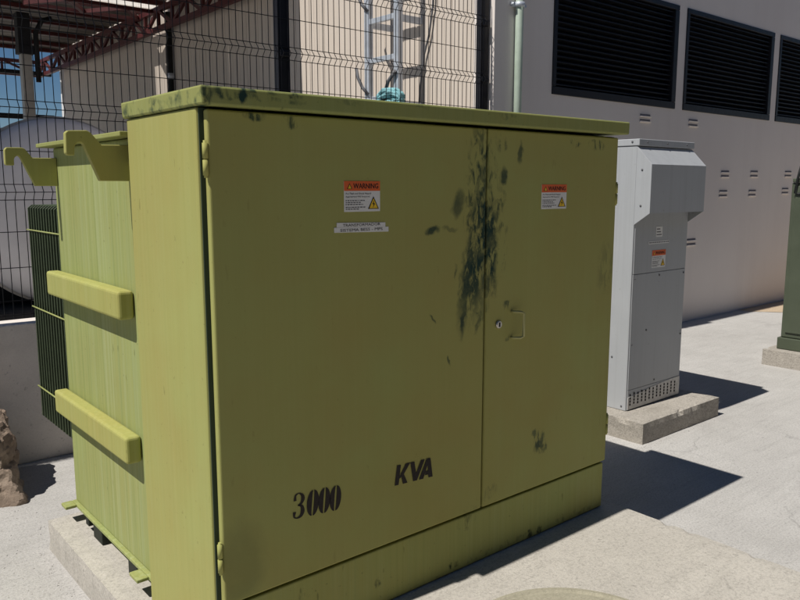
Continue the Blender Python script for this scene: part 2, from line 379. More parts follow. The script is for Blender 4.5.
# concrete pad under the transformer, with a round cover cast into it
bm = new(); rough_block(bm, .868, 3.022, -.9, 3.552, 0, .14, .036, .0018, .010, 1)
pad = obj('concrete_pad', bm, 'slab', base=(1.95, 1.3, 0), weld=True)
tag(pad, 'wide raised tan concrete pad carrying the olive green transformer', 'concrete pad')
mc = on(556, 590, 2, .14); cx, cy, R = 1.91, 1.354, .38
bm = new(); N = 64
def ring(r, z): return [bm.verts.new((cx+r*math.cos(2*math.pi*k/N), cy+r*math.sin(2*math.pi*k/N), z)) for k in range(N)]
rr = [ring(R+.03, .1405), ring(R+.026, .150), ring(R+.008, .152), ring(R, .146), ring(R-.006, .145), ring(R-.014, .150), ring(R-.03, .151)]
for a, b in zip(rr, rr[1:]):
    for k in range(N): bm.faces.new((a[k], a[(k+1) % N], b[(k+1) % N], b[k]))
bm.faces.new(rr[-1])
tag(obj('manhole_cover', bm, 'manhole', base=(cx, cy, .14)), 'round concrete cover set in the tan pad in front of the transformer doors', 'manhole cover')

# ------------------------------------------------------------------ transformer
T = thing('transformer', 'large olive green pad mounted transformer with two doors and stencilled numbers', 'transformer', TB)
X0, X1, YF, YB = .957, 2.952, 2.03, 2.556
ZB = .14
# terminal compartment: shell with its front frame
bm = new(); box(bm, X0, X1, YF, YB, ZB+.002, 1.872, .006)
obj('cabinet_shell', bm, 'olive', T)
bm = new(); box(bm, X0+.022, X1-.012, YF-.022, YF-.001, ZB+.004, .360, .005)
obj('sill', bm, 'olive_sill', T)
bm = new()
prism(bm, [(X0-.008, 1.874), (X0-.012, 1.926), (X1+.036, 1.934), (X1+.034, 1.880)], 1, 1.972, YB+.014, .006)
obj('roof_lid', bm, 'olive_lid', T)
SEAM = 2.108
def door(xa, xb):
    bm = new(); box(bm, xa, xb, 2.0, YF-.0055, .372, 1.866, .007, 3); return obj('door', bm, 'olive_door', T)
dl = door(X0+.018, SEAM-.004); dr = door(SEAM+.004, X1-.006)
bm = new(); box(bm, X0+.006, X1-.004, YF-.005, YF-.001, .363, 1.870); obj('door_gap_strip', bm, 'gap_strip', T)  # dark green strip behind the door edges and centre seam
bm = new(); box(bm, X0+.006, X0+.019, YF-.005, YF-.001, ZB+.004, .3625); obj('door_gap_strip', bm, 'gap_strip', T)  # dark strip continued down beside the sill
dl['label'] = 'wider left door with stencilled rating'
def hinge(parent, x, z, side):
    bm = new(); tube(bm, [(x, 2.002, z-.045), (x, 2.002, z-.002)], .0078, 10); tube(bm, [(x, 2.002, z+.002), (x, 2.002, z+.045)], .0078, 10)
    tube(bm, [(x, 2.002, z-.052), (x, 2.002, z+.052)], .005, 8)
    box(bm, min(x, x+side*.024), max(x, x+side*.024), 2.003, 2.009, z-.04, z+.04)
    obj('hinge', bm, 'olive_bar', parent)
for px, py in ((200, 159), (215, 561)):
    hinge(dl, X0+.010, on(px, py, 1, 2.0).z, 1)
for z in (1.62, .55): hinge(dr, X1-.007, z, -1)
# door pull and lock
bm = new(); hx, h0, h1 = 2.292, 1.052, 1.158
tube(bm, [(hx-.032, 2.001, h1), (hx-.03, 1.985, h1), (hx-.012, 1.966, h1-.001), (hx, 1.962, h1-.006), (hx, 1.962, h0+.006), (hx-.012, 1.966, h0+.001), (hx-.03, 1.985, h0), (hx-.032, 2.001, h0)], .0055, 10)
obj('handle', bm, 'brass', dr)
bm = new(); lk = Vector((2.183, 2.0, 1.114))
tube(bm, [lk+Vector((0, .001, 0)), lk+Vector((0, -.006, 0)), lk+Vector((0, -.009, 0))], [.016, .016, .013], 20)
box(bm, lk.x-.003, lk.x+.003, 1.9895, 1.9912, lk.z-.009, lk.z+.009, 0, 1, 1)
obj('lock', bm, ['steel', 'slit'], dr)
# stencilled rating
YP = 1.9985
bm = new()
def place(pts, x, z, w, h, rot, sh):
    c, s_ = math.cos(rot), math.sin(rot); r = []
    for u, v in pts:
        a = u*w+sh*v*h; b = v*h; r.append((x+a*c-b*s_, z+a*s_+b*c))
    return r
tilt = math.radians(-5.5); zx = [1.223, 1.2745, 1.320, 1.365]; gw, gh = .047, .088
def base_z(x): return .583+(x-1.223)*math.tan(tilt)
def zero(x):
    for sgn in (-1, 1):
        out = [(.5+sgn*(.045+.46*math.cos(a)), .5+.5*math.sin(a)) for a in [math.pi/2-math.pi*k/14 for k in range(15)]]
        inn = [(.5+sgn*(.05+.03*math.cos(a)), .5+.45*math.sin(a)) for a in [-math.pi/2+math.pi*k/8 for k in range(9)]]
        flat(bm, place(out+inn, x, base_z(x), gw, gh, tilt, .0), YP)

def spline(ps, n=6):
    r = []
    for i in range(len(ps)-1):
        p0, p1, p2, p3 = ps[max(0, i-1)], ps[i], ps[i+1], ps[min(len(ps)-1, i+2)]
        for k in range(n):
            t = k/n; r.append(tuple(.5*((2*b)+(-a+c)*t+(2*a-5*b+4*c-d)*t*t+(-a+3*b-3*c+d)*t**3) for a, b, c, d in zip(p0, p1, p2, p3)))
    return r+[tuple(ps[-1])]
three = [(.10, .70, .24), (.12, .90, .14), (.38, .97, .07), (.66, .88, .22), (.74, .73, .30), (.62, .58, .18), (.36, .52, .06)]
three2 = [(.36, .51, .06), (.66, .47, .20), (.78, .27, .32), (.66, .10, .24), (.36, .03, .08), (.12, .10, .15), (.12, .28, .25)]
for st in (three, three2):
    sp = spline(st); ribbon(bm, place([(p[0], p[1]) for p in sp], zx[0], base_z(zx[0]), gw, gh, tilt, .0), [p[2]*gw for p in sp], YP)
m_ = obj('stencilled_digit', bm, 'stencil', dl); m_['label'] = 'black stencilled 3'
for x in zx[1:]:
    bm = new(); zero(x); obj('stencilled_digit', bm, 'stencil', dl)['label'] = 'black stencilled 0'
bm = new()
kx, kz, kt = 1.652, .586, math.radians(-3.5)
KN = [0]
def kva(pts, u0):
    KN[0] += 1; flat(bm, place([(u+u0, v) for u, v in pts], kx, kz, .062, .074, kt, .09), YP-.00012*KN[0])
kva([(0, 0), (0, 1), (.30, 1), (.30, 0)], 0); kva([(.30, .40), (.66, 1), (1.02, 1), (.56, .42), (.30, .30)], 0); kva([(.34, .58), (.56, .56), (.98, 0), (.62, 0)], 0)
kva([(1.02, 1), (1.34, 1), (1.58, .38), (1.58, 0), (1.42, 0)], 0); kva([(1.58, .38), (1.86, 1), (2.16, 1), (1.72, 0), (1.58, 0)], 0)
kva([(1.88, 0), (2.30, 1), (2.44, 1), (2.44, .66), (2.22, 0)], 0); kva([(2.44, 1), (2.62, 1), (2.98, 0), (2.64, 0), (2.44, .66)], 0); kva([(2.30, .16), (2.36, .36), (2.54, .36), (2.60, .16)], 0)
m_ = obj('stencilled_letter', bm, 'stencil', dl); m_['label'] = 'black stencilled KVA'
# warning stickers
def sticker(parent, x0, x1, z0, z1, y, big=True):
    W, H = x1-x0, z1-z0; bm = new()
    box(bm, x0, x1, y-.001, y+.0008, z0, z1, 0, 1, 0); y -= .0013
    flat(bm, [(x0, z0+H*.68), (x1, z0+H*.68), (x1, z1), (x0, z1)], y, 1); y2 = y-.0004
    text(bm, 'WARNING', x0+W*.25, z0+H*.755, W*.69, H*.17, y2, 2); text(bm, 'WARNING', x0+W*.256, z0+H*.757, W*.69, H*.17, y2-.0002, 2)
    flat(bm, [(x0+W*.08, z0+H*.74), (x0+W*.22, z0+H*.74), (x0+W*.15, z0+H*.93)], y2, 2); flat(bm, [(x0+W*.105, z0+H*.755), (x0+W*.195, z0+H*.755), (x0+W*.15, z0+H*.89)], y2-.0003, 4)
    text(bm, 'Arc Flash and Shock Hazard', x0+W*.04, z0+H*.565, W*.70, H*.062, y2, 2)
    text(bm, 'Appropriate PPE Required', x0+W*.04, z0+H*.455, W*.66, H*.062, y2, 2)
    r = random.Random(3)
    for k, v in enumerate((.35, .285, .22, .13, .07)):             # print too small to read
        u = .04; end = (.56, .46, .52, .60, .40)[k]
        while u < end:
            l = r.uniform(.02, .075); flat(bm, [(x0+W*u, z0+H*v), (x0+W*min(end, u+l), z0+H*v), (x0+W*min(end, u+l), z0+H*(v+.03)), (x0+W*u, z0+H*(v+.03))], y2, 3); u += l+.018
    cxx = x0+W*.81; flat(bm, [(cxx-W*.155, z0+H*.08), (cxx+W*.155, z0+H*.08), (cxx, z0+H*.50)], y2, 2)
    flat(bm, [(cxx-W*.12, z0+H*.105), (cxx+W*.12, z0+H*.105), (cxx, z0+H*.435)], y2-.0003, 4)
    flat(bm, [(cxx+W*.01, z0+H*.37), (cxx-W*.035, z0+H*.235), (cxx, z0+H*.235), (cxx-W*.02, z0+H*.12), (cxx+W*.04, z0+H*.26), (cxx+W*.008, z0+H*.265)], y2-.0006, 2)
    return obj('warning_sticker', bm, ['white', 'orange', 'black', 'greytext', 'yellow'], parent)
sticker(dl, 1.442, 1.590, 1.570, 1.669, 2.0); sticker(dr, 2.426, 2.587, 1.561, 1.660, 2.0)
bm = new()
prism(bm, [(1.412, 1.5215), (1.412, 1.536), (1.612, 1.532), (1.612, 1.5175)], 1, 1.9982, 2.0008); prism(bm, [(1.402, 1.5045), (1.402, 1.521), (1.626, 1.517), (1.626, 1.5005)], 1, 1.9985, 2.0008)
text(bm, 'TRANSFORMADOR', 1.435, 1.5225, .155, .009, 1.9975, 1); text(bm, 'SISTEMA BESS - MPS', 1.425, 1.5065, .175, .009, 1.9978, 1)
obj('tape_label', bm, ['white', 'black'], dl)
# oil tank behind
TX0, TX1, TY1, TZ0, TZ1 = .985, 2.93, 3.50, .222, 1.815
bm = new(); box(bm, TX0, TX1, YB+.002, TY1, TZ0, TZ1, .008); obj('tank', bm, 'olive_tank', T)
bm = new(); box(bm, TX0-.052, TX1+.05, YB+.003, TY1+.06, TZ1+.002, TZ1+.019, .003); obj('tank_cover', bm, 'olive_lid', T)
bm = new(); box(bm, TX0-.014, TX1+.01, YB+.016, TY1+.012, .206, TZ0-.001, .003)
box(bm, TX0-.062, TX0-.015, TY1-.055, TY1+.012, .207, .221, .003); box(bm, TX0-.058, TX0-.015, YB+.05, YB+.13, .207, .221, .003)
obj('base_flange', bm, 'olive_tank', T)
for y0, y1 in ((2.74, 2.83), (3.13, 3.24), (3.30, 3.34)):
    bm = new(); box(bm, TX0-.01, TX0+.45, y0, y1, ZB+.001 if y1 < 3.3 else .165, .204, .004); obj('foot', bm, 'foot', T)
bm = new(); box(bm, TX1-.5, TX1-.02, 2.74, 3.24, ZB+.001, .204, .004); obj('foot', bm, 'foot', T)
for z0, z1 in ((1.184, 1.288), (.652, .754)):
    bm = new(); box(bm, .925, TX0-.002, 2.64, 3.51, z0, z1, .012, 3); obj('stiffener_bar', bm, 'olive_bar', T, smooth=False)
# lifting hooks: thick plates with a hooked end
HN = [(.984, 1.792), (.984, 1.670), (.880, 1.670), (.832, 1.790), (.824, 1.796), (.812, 1.793), (.804, 1.781), (.802, 1.752), (.780, 1.752), (.775, 1.760), (.777, 1.824), (.786, 1.832), (.846, 1.835), (.857, 1.829), (.890, 1.790)]
bm = new(); prism(bm, HN, 1, 2.612, 2.636, .003); obj('lifting_hook', bm, 'olive', T)
HF = [(.984, 1.772), (.984, 1.654), (.893, 1.654), (.842, 1.772), (.834, 1.779), (.824, 1.774), (.818, 1.765), (.817, 1.738), (.786, 1.738), (.783, 1.746), (.784, 1.800), (.792, 1.811), (.852, 1.812), (.862, 1.807), (.889, 1.771)]
bm = new(); prism(bm, HF, 1, 3.450, 3.474, .003); obj('lifting_hook', bm, 'olive', T)
bm = new(); box(bm, TX0-.022, TX0-.002, 2.60, 2.74, 1.50, 1.68, .003)   # pad plate under the near hook is only a slim doubler
bm.free()
# radiator: fins one behind another on the rear wall
RD = None
bm = new(); box(bm, 1.30, 1.38, TY1+.001, 4.33, 1.44, 1.52, .01)
RD = obj('radiator', bm, 'fin', T)
bm = new(); box(bm, 1.30, 1.38, TY1+.001, 4.33, .50, .58, .01); obj('header', bm, 'fin', RD)
bm = new()
prism(bm, [(1.05, .44), (1.05, 1.545), (1.07, 1.56), (1.64, 1.56), (1.66, 1.545), (1.66, .44), (1.64, .425), (1.07, .425)], 1, 3.60, 3.609, .003)
fin = obj('fin', bm, 'fin', RD)
NF = 15
for k in range(1, NF): copy_part(fin, (0, .045*k, 0), RD)
for z in (1.432, 1.03, .60):
    bm = new(); tube(bm, [(1.047, 3.58, z), (1.047, 4.26, z)], .0042, 6); obj('fin_rod', bm, 'olive_tank', RD)

# ------------------------------------------------------------------ grey switch cabinet
GB = (4.70, 3.15, 0)
bm = new(); rough_block(bm, 4.217, 5.205, 2.59, 3.80, 0, .14, .03, .003, .008, 5)
tag(obj('concrete_pad', bm, 'pad', base=GB, weld=True), 'rough low concrete plinth under the grey cabinet', 'concrete pad')
G = thing('switchgear_cabinet', 'tall light grey metal cabinet with sloped hood between transformer and wall', 'cabinet', (4.70, 3.15, .14))
GX0, GX1, GY0, GY1 = 4.372, 5.045, 2.826, 3.60
bm = new(); box(bm, GX0, GX1, GY0, GY1, .141, 1.912, .004); obj('body', bm, 'grey', G)
bm = new(); HP = [(2.824, 1.404), (2.712, 1.482), (2.712, 1.794), (2.824, 1.909)]
prism(bm, HP, 0, GX0-.003, GX0+.003, .001); prism(bm, HP, 0, GX1-.003, GX1+.003, .001)
box(bm, GX0+.0035, GX1-.0035, 2.7115, 2.716, 1.4815, 1.793); prism(bm, [(2.7115, 1.7935), (2.824, 1.9095), (2.824, 1.903), (2.7165, 1.7935)], 0, GX0+.0035, GX1-.0035)
obj('hood', bm, ['grey'], G)
bm = new(); box(bm, GX0-.005, GX1+.005, 2.808, GY1+.01, 1.914, 1.958, .004); ld = obj('lid', bm, 'grey', G)
bm = new(); box(bm, GX0+.012, GX1-.008, GY0-.006, GY0-.001, 1.077, 1.52, .002); fp = obj('upper_panel', bm, 'grey', G)
bm = new(); box(bm, GX0+.010, GX1-.008, GY0-.006, GY0-.001, .285, 1.073, .002); lp = obj('lower_panel', bm, 'grey', G)
# pale perforated plate with two staggered rows of slots
bm = new(); n = 16; P_ = [(GX0+.010, .150)]+[(GX1-.008, .150)]+[(GX0+.010+(GX1-GX0-.018)*(1-k/n), .283-.05*(k/n)**1.6) for k in range(n+1)]
prism(bm, P_, 1, GY0-.009, GY0-.0065); vp = obj('perforated_plate', bm, 'dusty', G)
bm = new(); box(bm, GX0+.010, GX1-.008, GY0-.006, GY0-.001, .145, .283, .002); obj('base_panel', bm, 'grey', G)
sb = new(); box(sb, GX0+.03, GX0+.042, GY0-.0115, GY0-.0092, .175, .190); slot = obj('slot', sb, 'slit', vp)
for k in range(13):
    for r in range(4):
        if (k, r) != (0, 0): copy_part(slot, (k*.047, 0, r*.022+(.006 if k % 2 else 0)), vp)
def screw(x, z, y, parent, ax=1):
    bm = new()
    d = Vector((0, -1, 0)) if ax == 1 else Vector((-1, 0, 0)); c = Vector((x, y, z)) if ax == 1 else Vector((y, x, z))
    tube(bm, [c, c+d*.003, c+d*.0045], [.007, .007, .004], 8); obj('screw', bm, 'greytext', parent)
for x, z in ((GX0+.03, 1.045), (4.70, 1.05), (GX1-.03, 1.045), (4.57, .68), (GX0+.03, .60), (GX1-.03, .60), (4.70, .31)): screw(x, z, GY0-.006, lp)
for x in (4.46, 4.70, 4.95): screw(x, 1.937, 2.808, ld)
for y, z in ((2.78, 1.76), (2.78, 1.53)): screw(y, z, GX0-.003, G, 0)
for y, z in ((2.86, 1.94),): screw(y, z, GX0-.005, ld, 0)
for y, z in ((2.95, .50), (2.86, .17)): screw(y, z, GX0, G, 0)
bm = new(); box(bm, 4.625, 4.70, GY0-.0085, GY0-.0062, 1.372-.0, 1.398)
bm.free()
bm = new(); box(bm, 4.63, 4.71, GY0-.008, GY0-.0062, 1.315, 1.385, 0, 1, 0)
for k, zz in enumerate((1.326, 1.345, 1.364)):
    flat(bm, [(4.638, zz), (4.70-.01*k, zz), (4.70-.01*k, zz+.007), (4.638, zz+.007)], GY0-.0084, 1)
obj('nameplate', bm, ['white', 'greytext'], fp)
bm = new(); box(bm, 4.545, 4.80, GY0-.008, GY0-.0062, 1.268, 1.288, 0, 1, 0); r = random.Random(5); u = 4.555
while u < 4.785:
    l = r.uniform(.008, .02); flat(bm, [(u, 1.274), (u+l, 1.274), (u+l, 1.282), (u, 1.282)], GY0-.0084, 1); u += l+.006
obj('tape_label', bm, ['white', 'greytext'], fp)
sticker(fp, 4.595, 4.765, 1.105, 1.225, GY0-.0065)

# ------------------------------------------------------------------ dark green cabinet at the right
bm = new(); rough_block(bm, 7.08, 8.6, 1.6, 3.14, 0, .147, .04, .003, .008, 9)
tag(obj('concrete_pad', bm, 'pad', base=(7.8, 2.4, 0), weld=True), 'rough concrete plinth under the dark green cabinet near the wall', 'concrete pad')
K = thing('utility_cabinet', 'dark green metal enclosure on a plinth near the grey wall', 'cabinet', (7.8, 2.4, .147))
bm = new(); box(bm, 7.21, 8.45, 1.85, 3.04, .262, 1.69, .008); obj('body', bm, 'gable', K)
bm = new(); box(bm, 7.19, 8.47, 1.83, 3.062, .150, .258, .006); obj('skirt', bm, 'gable2', K)
bm = new(); box(bm, 7.195, 8.465, 1.835, 3.03, 1.692, 1.728, .006); obj('lid', bm, 'gable', K)
bm = new(); box(bm, 7.196, 7.206, 1.9, 3.0, .31, 1.66, .003); obj('side_panel', bm, 'gable', K)
bm = new(); A = [on(803, 160, 0, 7.18), on(798, 178, 0, 7.185), on(795, 193, 0, 7.188), on(799, 194, 0, 7.19), on(812, 190, 0, 7.19)]
tube(bm, A, .012, 8); obj('strap', bm, 'strap', K)

# ------------------------------------------------------------------ building at the back: grey facade and beige side wall
BX, BY, BT = 5.119, 4.80, 6.0
BX1 = 22.0
WZ0, WZ1 = 2.535, 3.668
B = thing('building', 'grey rendered building with black louvred windows and beige sheet side wall', 'building', (12, 11, 0))
wins = [(5.93+2.377*i, 5.93+2.377*i+2.205) for i in range(6)]
bm = new()
box(bm, BX, BX1, BY, BY+.25, 0, WZ0); box(bm, BX, BX1, BY, BY+.25, WZ1, BT)
xs_ = [BX]+[v for w_ in wins for v in w_]+[BX1]
for a, b in zip(xs_[0::2], xs_[1::2]): box(bm, a, b, BY, BY+.25, WZ0, WZ1)
obj('front_wall', bm, 'facade', B)
bm = new(); box(bm, BX+.06, BX1, BY+.26, 17.1, BT-.2, BT-.02); box(bm, BX+.1, BX1-.1, BY+.60, BY+.64, 0, BT-.25); obj('roof_slab', bm, 'slit', B)
proto = None
for i, (a, b) in enumerate(wins):
    bm = new(); f = .055
    for bx_ in ((a, b, WZ0, WZ0+f+.02), (a, b, WZ1-f, WZ1), (a, a+f, WZ0+f+.022, WZ1-f-.002), (b-f-.03, b, WZ0+f+.022, WZ1-f-.002)):
        box(bm, bx_[0]+.001, bx_[1]-.001, BY-.012, BY+.12, bx_[2]+.001, bx_[3]-.001, .003)
    wn = obj('louvre_window', bm, 'louvre', B)
    bm = new(); box(bm, a+.057, b-.087, BY+.088, BY+.098, WZ0+.078, WZ1-.058); obj('backing', bm, 'slit', wn)
    if i > 3: continue
    x0_, x1_ = a+.057, b-.087
    for k in range(19):
        z = WZ0+.098+k*.0530
        if proto is None:
            bm = new(); prism(bm, [(BY+.010, z-.004), (BY+.010, z+.004), (BY+.075, z+.047), (BY+.079, z+.040)], 0, x0_, x1_)
            proto = obj('slat', bm, 'louvre', wn); z00 = z; x00 = x0_
        else: copy_part(proto, (x0_-x00, 0, z-z00), wn)
# small weep vents let into the facade
pv = None
for px, py in ((645, 117), (693, 122), (725, 173), (754, 173), (788, 173), (723, 192.5), (752, 192), (785, 190), (691, 241)):
    c = on(px, py, 1, BY)
    if pv is None:
        bm = new()
        for dz in (-.028, .028):
            prism(bm, [(BY-.0005, c.z+dz-.034), (BY-.020, c.z+dz-.026), (BY-.020, c.z+dz-.018), (BY-.0005, c.z+dz-.016)], 0, c.x-.105, c.x+.105, 0, 0)
            box(bm, c.x-.100, c.x+.100, BY-.002, BY-.0005, c.z+dz-.0155, c.z+dz+.003, 0, 1, 1)
        pv = obj('wall_vent', bm, ['facade', 'ventdark'], B); c0 = c
    else: copy_part(pv, (c.x-c0.x, 0, c.z-c0.z), B)
# side wall of ribbed sheets: each sheet a part with its raised rib
SP = .30; ns = int((17.1-BY-.0)/SP)
ps = None
for k in range(ns+1):
    y0 = BY+.252+k*SP
    if y0+SP > 17.2: break
    if ps is None:
        bm = new(); prof = [(BX, y0+.001), (BX, y0+.085), (BX+.006, y0+.091), (BX+.006, y0+.097), (BX, y0+.103), (BX, y0+.193), (BX+.006, y0+.199), (BX+.006, y0+.205), (BX, y0+.211), (BX, y0+SP-.008), (BX+.014, y0+SP-.002), (BX+.05, y0+SP-.001), (BX+.05, y0+.001)]
        prism(bm, prof, 2, .0, BT); ps = obj('wall_sheet', bm, 'siding', B); yy0 = y0
    else: copy_part(ps, (0, y0-yy0, 0), B)
bm = new(); box(bm, BX-.012, BX+.06, 17.17, 17.30, 0, BT, .004); obj('corner_trim', bm, M['white'], B)
bm = new(); box(bm, BX+.06, BX1, 16.95, 17.1, 0, BT-.25); obj('rear_wall', bm, 'facade', B)

# conduit on the facade
C_ = thing('conduit_pipe', 'pale green vertical conduit pipe clamped to the grey facade', 'pipe', (5.42, 4.75, 0))
bm = new(); tube(bm, [(5.40, 4.76, 0.0), (5.40, 4.76, 5.5)], .036, 16); obj('pipe', bm, 'pipe', C_)
for z in (3.27, 1.9, .7, 4.6):
    bm = new(); tube(bm, [(5.40, 4.76, z-.022), (5.40, 4.76, z+.022)], .046, 16); box(bm, 5.32, 5.48, 4.775, 4.797, z-.02, z+.02, .002); tube(bm, [(5.325, 4.79, z), (5.325, 4.755, z)], .014, 8); tube(bm, [(5.475, 4.79, z), (5.475, 4.755, z)], .014, 8)
    obj('clamp', bm, 'galv', C_)
# black downpipe on the side wall
W_ = thing('downpipe', 'thin black downpipe on the shaded beige side wall', 'pipe', (BX-.06, 11.58, 0))
bm = new(); tube(bm, [(BX-.06, 11.56, 0), (BX-.06, 11.56, 4.3)], .045, 10); obj('pipe', bm, 'strap', W_)
for z in (1.5, 3.35):
    bm = new(); tube(bm, [(BX-.06, 11.56, z-.04), (BX-.06, 11.56, z+.04)], .06, 10); obj('joint', bm, 'galv', W_)

# ------------------------------------------------------------------ low wall and mesh fence
FY = 4.85
bm = new(); box(bm, -9, 5.117, 4.80, 5.0, 0, .85, .006); tag(obj('low_wall', bm, 'lowwall', base=(-2, 4.9, 0)), 'low rendered wall carrying the black mesh fence', 'wall')
FN = thing('mesh_fence', 'black welded wire mesh fence with folded ridges on the low wall', 'fence', (0, FY, .85))
FTOP = 3.36
posts = [-7.05, -4.55, -2.05, .45, 2.985, 5.055]
for x in posts:
    bm = new(); box(bm, x-.05, x+.05, FY+.004, FY+.064, .851, FTOP+.04, .004)
    po = obj('post', bm, 'fence', FN)
    bm = new(); box(bm, x-.055, x+.055, FY-.001, FY+.069, FTOP+.0405, FTOP+.06, .004); obj('cap', bm, 'fence', po)
    for z in (1.12, 1.62, 2.10, 2.60, 3.08):
        bm = new(); box(bm, x-.035, x+.035, FY-.016, FY+.003, z-.022, z+.022, .003); obj('clip', bm, 'fence', po)
FOLD = [1.62, 2.10, 2.60, 3.09]
prof = [(.875, 0)]
for z in FOLD: prof += [(z-.045, 0), (z, -.036), (z+.045, 0)]
prof += [(FTOP, 0)]
hz = [.90, .985, 1.18, 1.39, 1.857, 2.345, 2.84, 3.33]
for a, b in zip(posts, posts[1:]):
    bm = new(); x = a+.03
    n = int(round((b-a-.06)/.05)); st = (b-a-.06)/n
    for k in range(n+1): tube(bm, [(a+.03+k*st, FY-.006+p[1], p[0]) for p in prof], .0028, 4, cap=False)
    for z in hz: tube(bm, [(a, FY-.010, z), (b, FY-.010, z)], .0032, 4, cap=False)
    for z in FOLD:
        for dz, dy in ((-.045, 0), (0, -.036), (.045, 0)): tube(bm, [(a, FY-.010+dy, z+dz), (b, FY-.010+dy, z+dz)], .0032, 4, cap=False)
    obj('wire_panel', bm, 'fence', FN)

# ------------------------------------------------------------------ ladder on the side wall
LX = BX-.30
k_ = LX/BX
LY1, LY2 = 6.62*k_, 6.13*k_
L = thing('ladder', 'galvanised steel wall ladder with square rungs behind the mesh fence', 'ladder', (LX, 6, 2.2))
for y in (LY1, LY2):
    bm = new(); box(bm, LX-.03, LX+.03, y-.035, y+.035, 2.2, 5.4, .004); obj('rail', bm, 'galv', L)
for z in [2.52+.375*i for i in range(8)]:
    bm = new(); box(bm, LX-.02, LX+.02, LY2+.036, LY1-.036, z-.025, z+.025, .003); obj('rung', bm, 'galv', L)
for z in (2.45, 3.25, 4.2, 5.1):
    for y in (LY1, LY2):
        bm = new(); box(bm, LX+.031, BX-.002, y-.018, y+.018, z-.03, z+.03, .003); obj('wall_bracket', bm, 'galv', L)
bm = new()
def arc(c, r0, a0, a1, n=10): return [c+Vector((-.05, r0*math.cos(a0+(a1-a0)*i/n), r0*math.sin(a0+(a1-a0)*i/n))) for i in range(n+1)]
for z in (2.62, 3.42):
    bm = new(); tube(bm, [(LX-.06, LY1+.13, z+.22), (LX-.06, LY1+.10, z+.12), (LX-.05, LY1+.04, z+.02), (LX-.03, LY1-.03, z-.05)], .016, 8); obj('hook', bm, 'greytext', L)
bm = new(); tube(bm, [(LX-.05, LY2-.02, 2.75), (LX-.06, LY2+.08, 2.66), (LX-.05, LY2+.14, 2.56)], .018, 8); obj('hook', bm, 'greytext', L)
# thin dark cable hanging on the wall
bm = new(); cb = [on(434, -30, 0, BX-.03), on(433, 5, 0, BX-.03), on(429, 35, 0, BX-.03), on(424, 55, 0, BX-.03), on(420, 90, 0, BX-.03), on(418, 130, 0, BX-.03)]
tube(bm, cb, .011, 6); tag(obj('cable', bm, 'greytext', base=cb[-1]), 'thin dark cable hanging down the sunlit beige wall', 'cable')
# turquoise rope bundle
RPc = on(391, 98, 0, LX-.08); RPc.z -= .02
bm = new(); pts = []; rnd = random.Random(11)
for i in range(210):
    a = i*.42; q = .5+.5*math.sin(i*.13)
    pts.append(RPc+Vector((.04*math.sin(a*1.3+1)-.01, .20*math.cos(a)*(.75+.25*q)+rnd.uniform(-.012, .012), .075*math.sin(a)*(.6+.4*q)+.03*math.sin(i*.05)+rnd.uniform(-.01, .01))))
tube(bm, pts, .014, 6); pr = obj('rope_bundle', bm, 'rope', base=RPc); tag(pr, 'tangled turquoise rope bundle tied low on the galvanised ladder', 'rope')

# ------------------------------------------------------------------ storage tank under the canopy
TC = on(68, 212, 1, 8.1); TR = .94
ST_ = thing('storage_tank', 'pale grey horizontal cylinder tank behind the mesh fence', 'tank', (TC.x, 10.3, 0))
bm = new(); N = 72; rings = []
for r_, y in [(.12, -.14), (.35, -.125), (.6, -.095), (.78, -.055), (.88, -.02), (.93, .02), (.94, .06), (.94, 3.6)]:
    rings.append([bm.verts.new((TC.x+r_*math.cos(2*math.pi*k/N), 8.2+y, TC.z+r_*math.sin(2*math.pi*k/N))) for k in range(N)])
for a, b in zip(rings, rings[1:]):
    for k in range(N): bm.faces.new((a[k], a[(k+1) % N], b[(k+1) % N], b[k]))
bm.faces.new(rings[0][::-1]); bm.faces.new(rings[-1])
obj('vessel', bm, 'tankgrey', ST_, smooth=True)
bm = new()
tube(bm, [(TC.x, 8.30, TC.z), (TC.x, 8.36, TC.z)], .965, 72); obj('rim_band', bm, 'colgrey', ST_)
bm = new(); box(bm, TC.x-1.3, TC.x+1.4, 7.95, 11.9, .02, .44, .01); obj('dark_base_block', bm, 'darkbase', ST_)  # black block added below the tank, its colour standing in for deep shade
for y in (8.7, 11.1):
    bm = new(); box(bm, TC.x-.7, TC.x+.7, y-.1, y+.1, .442, .75, .01); obj('saddle', bm, 'darkbase', ST_)

# ------------------------------------------------------------------ canopy: roof sheets, purlins, trusses
RZ = 4.42
CN = thing('canopy', 'oxide red steel canopy with ribbed roof beside the beige wall', 'canopy', (1, 13, 0))
def sheet(y0, y1, name, mat, x0=-6.0, x1=BX-.03):
    bm = new(); n = max(2, int((y1-y0)/.06)); pv_ = None
    for k in range(n+1):
        y = y0+(y1-y0)*k/n; z = RZ+.05+(.022 if k % 4 in (1, 2) else 0)
        cur = [bm.verts.new((x0, y, z)), bm.verts.new((x1, y, z))]
        if pv_: bm.faces.new((pv_[0], pv_[1], cur[1], cur[0]))
        pv_ = cur
    return obj(name, bm, mat, CN)
for y0, y1 in ((7.98, 9.8), (9.8, 11.72), (12.33, 14.2), (14.2, 16.1), (16.1, 17.12)): sheet(y0+.001, y1-.001, 'roof_sheet', 'roofsheet')
sheet(11.721, 12.329, 'skylight_panel', 'skylight')
for y in (8.05, 9.0, 10.0, 11.0, 11.66, 12.42, 13.2, 14.2, 15.2, 16.3, 17.08):
    bm = new(); box(bm, -6, BX-.04, y-.035, y+.035, RZ-.02, RZ+.045); obj('purlin', bm, 'red', CN)
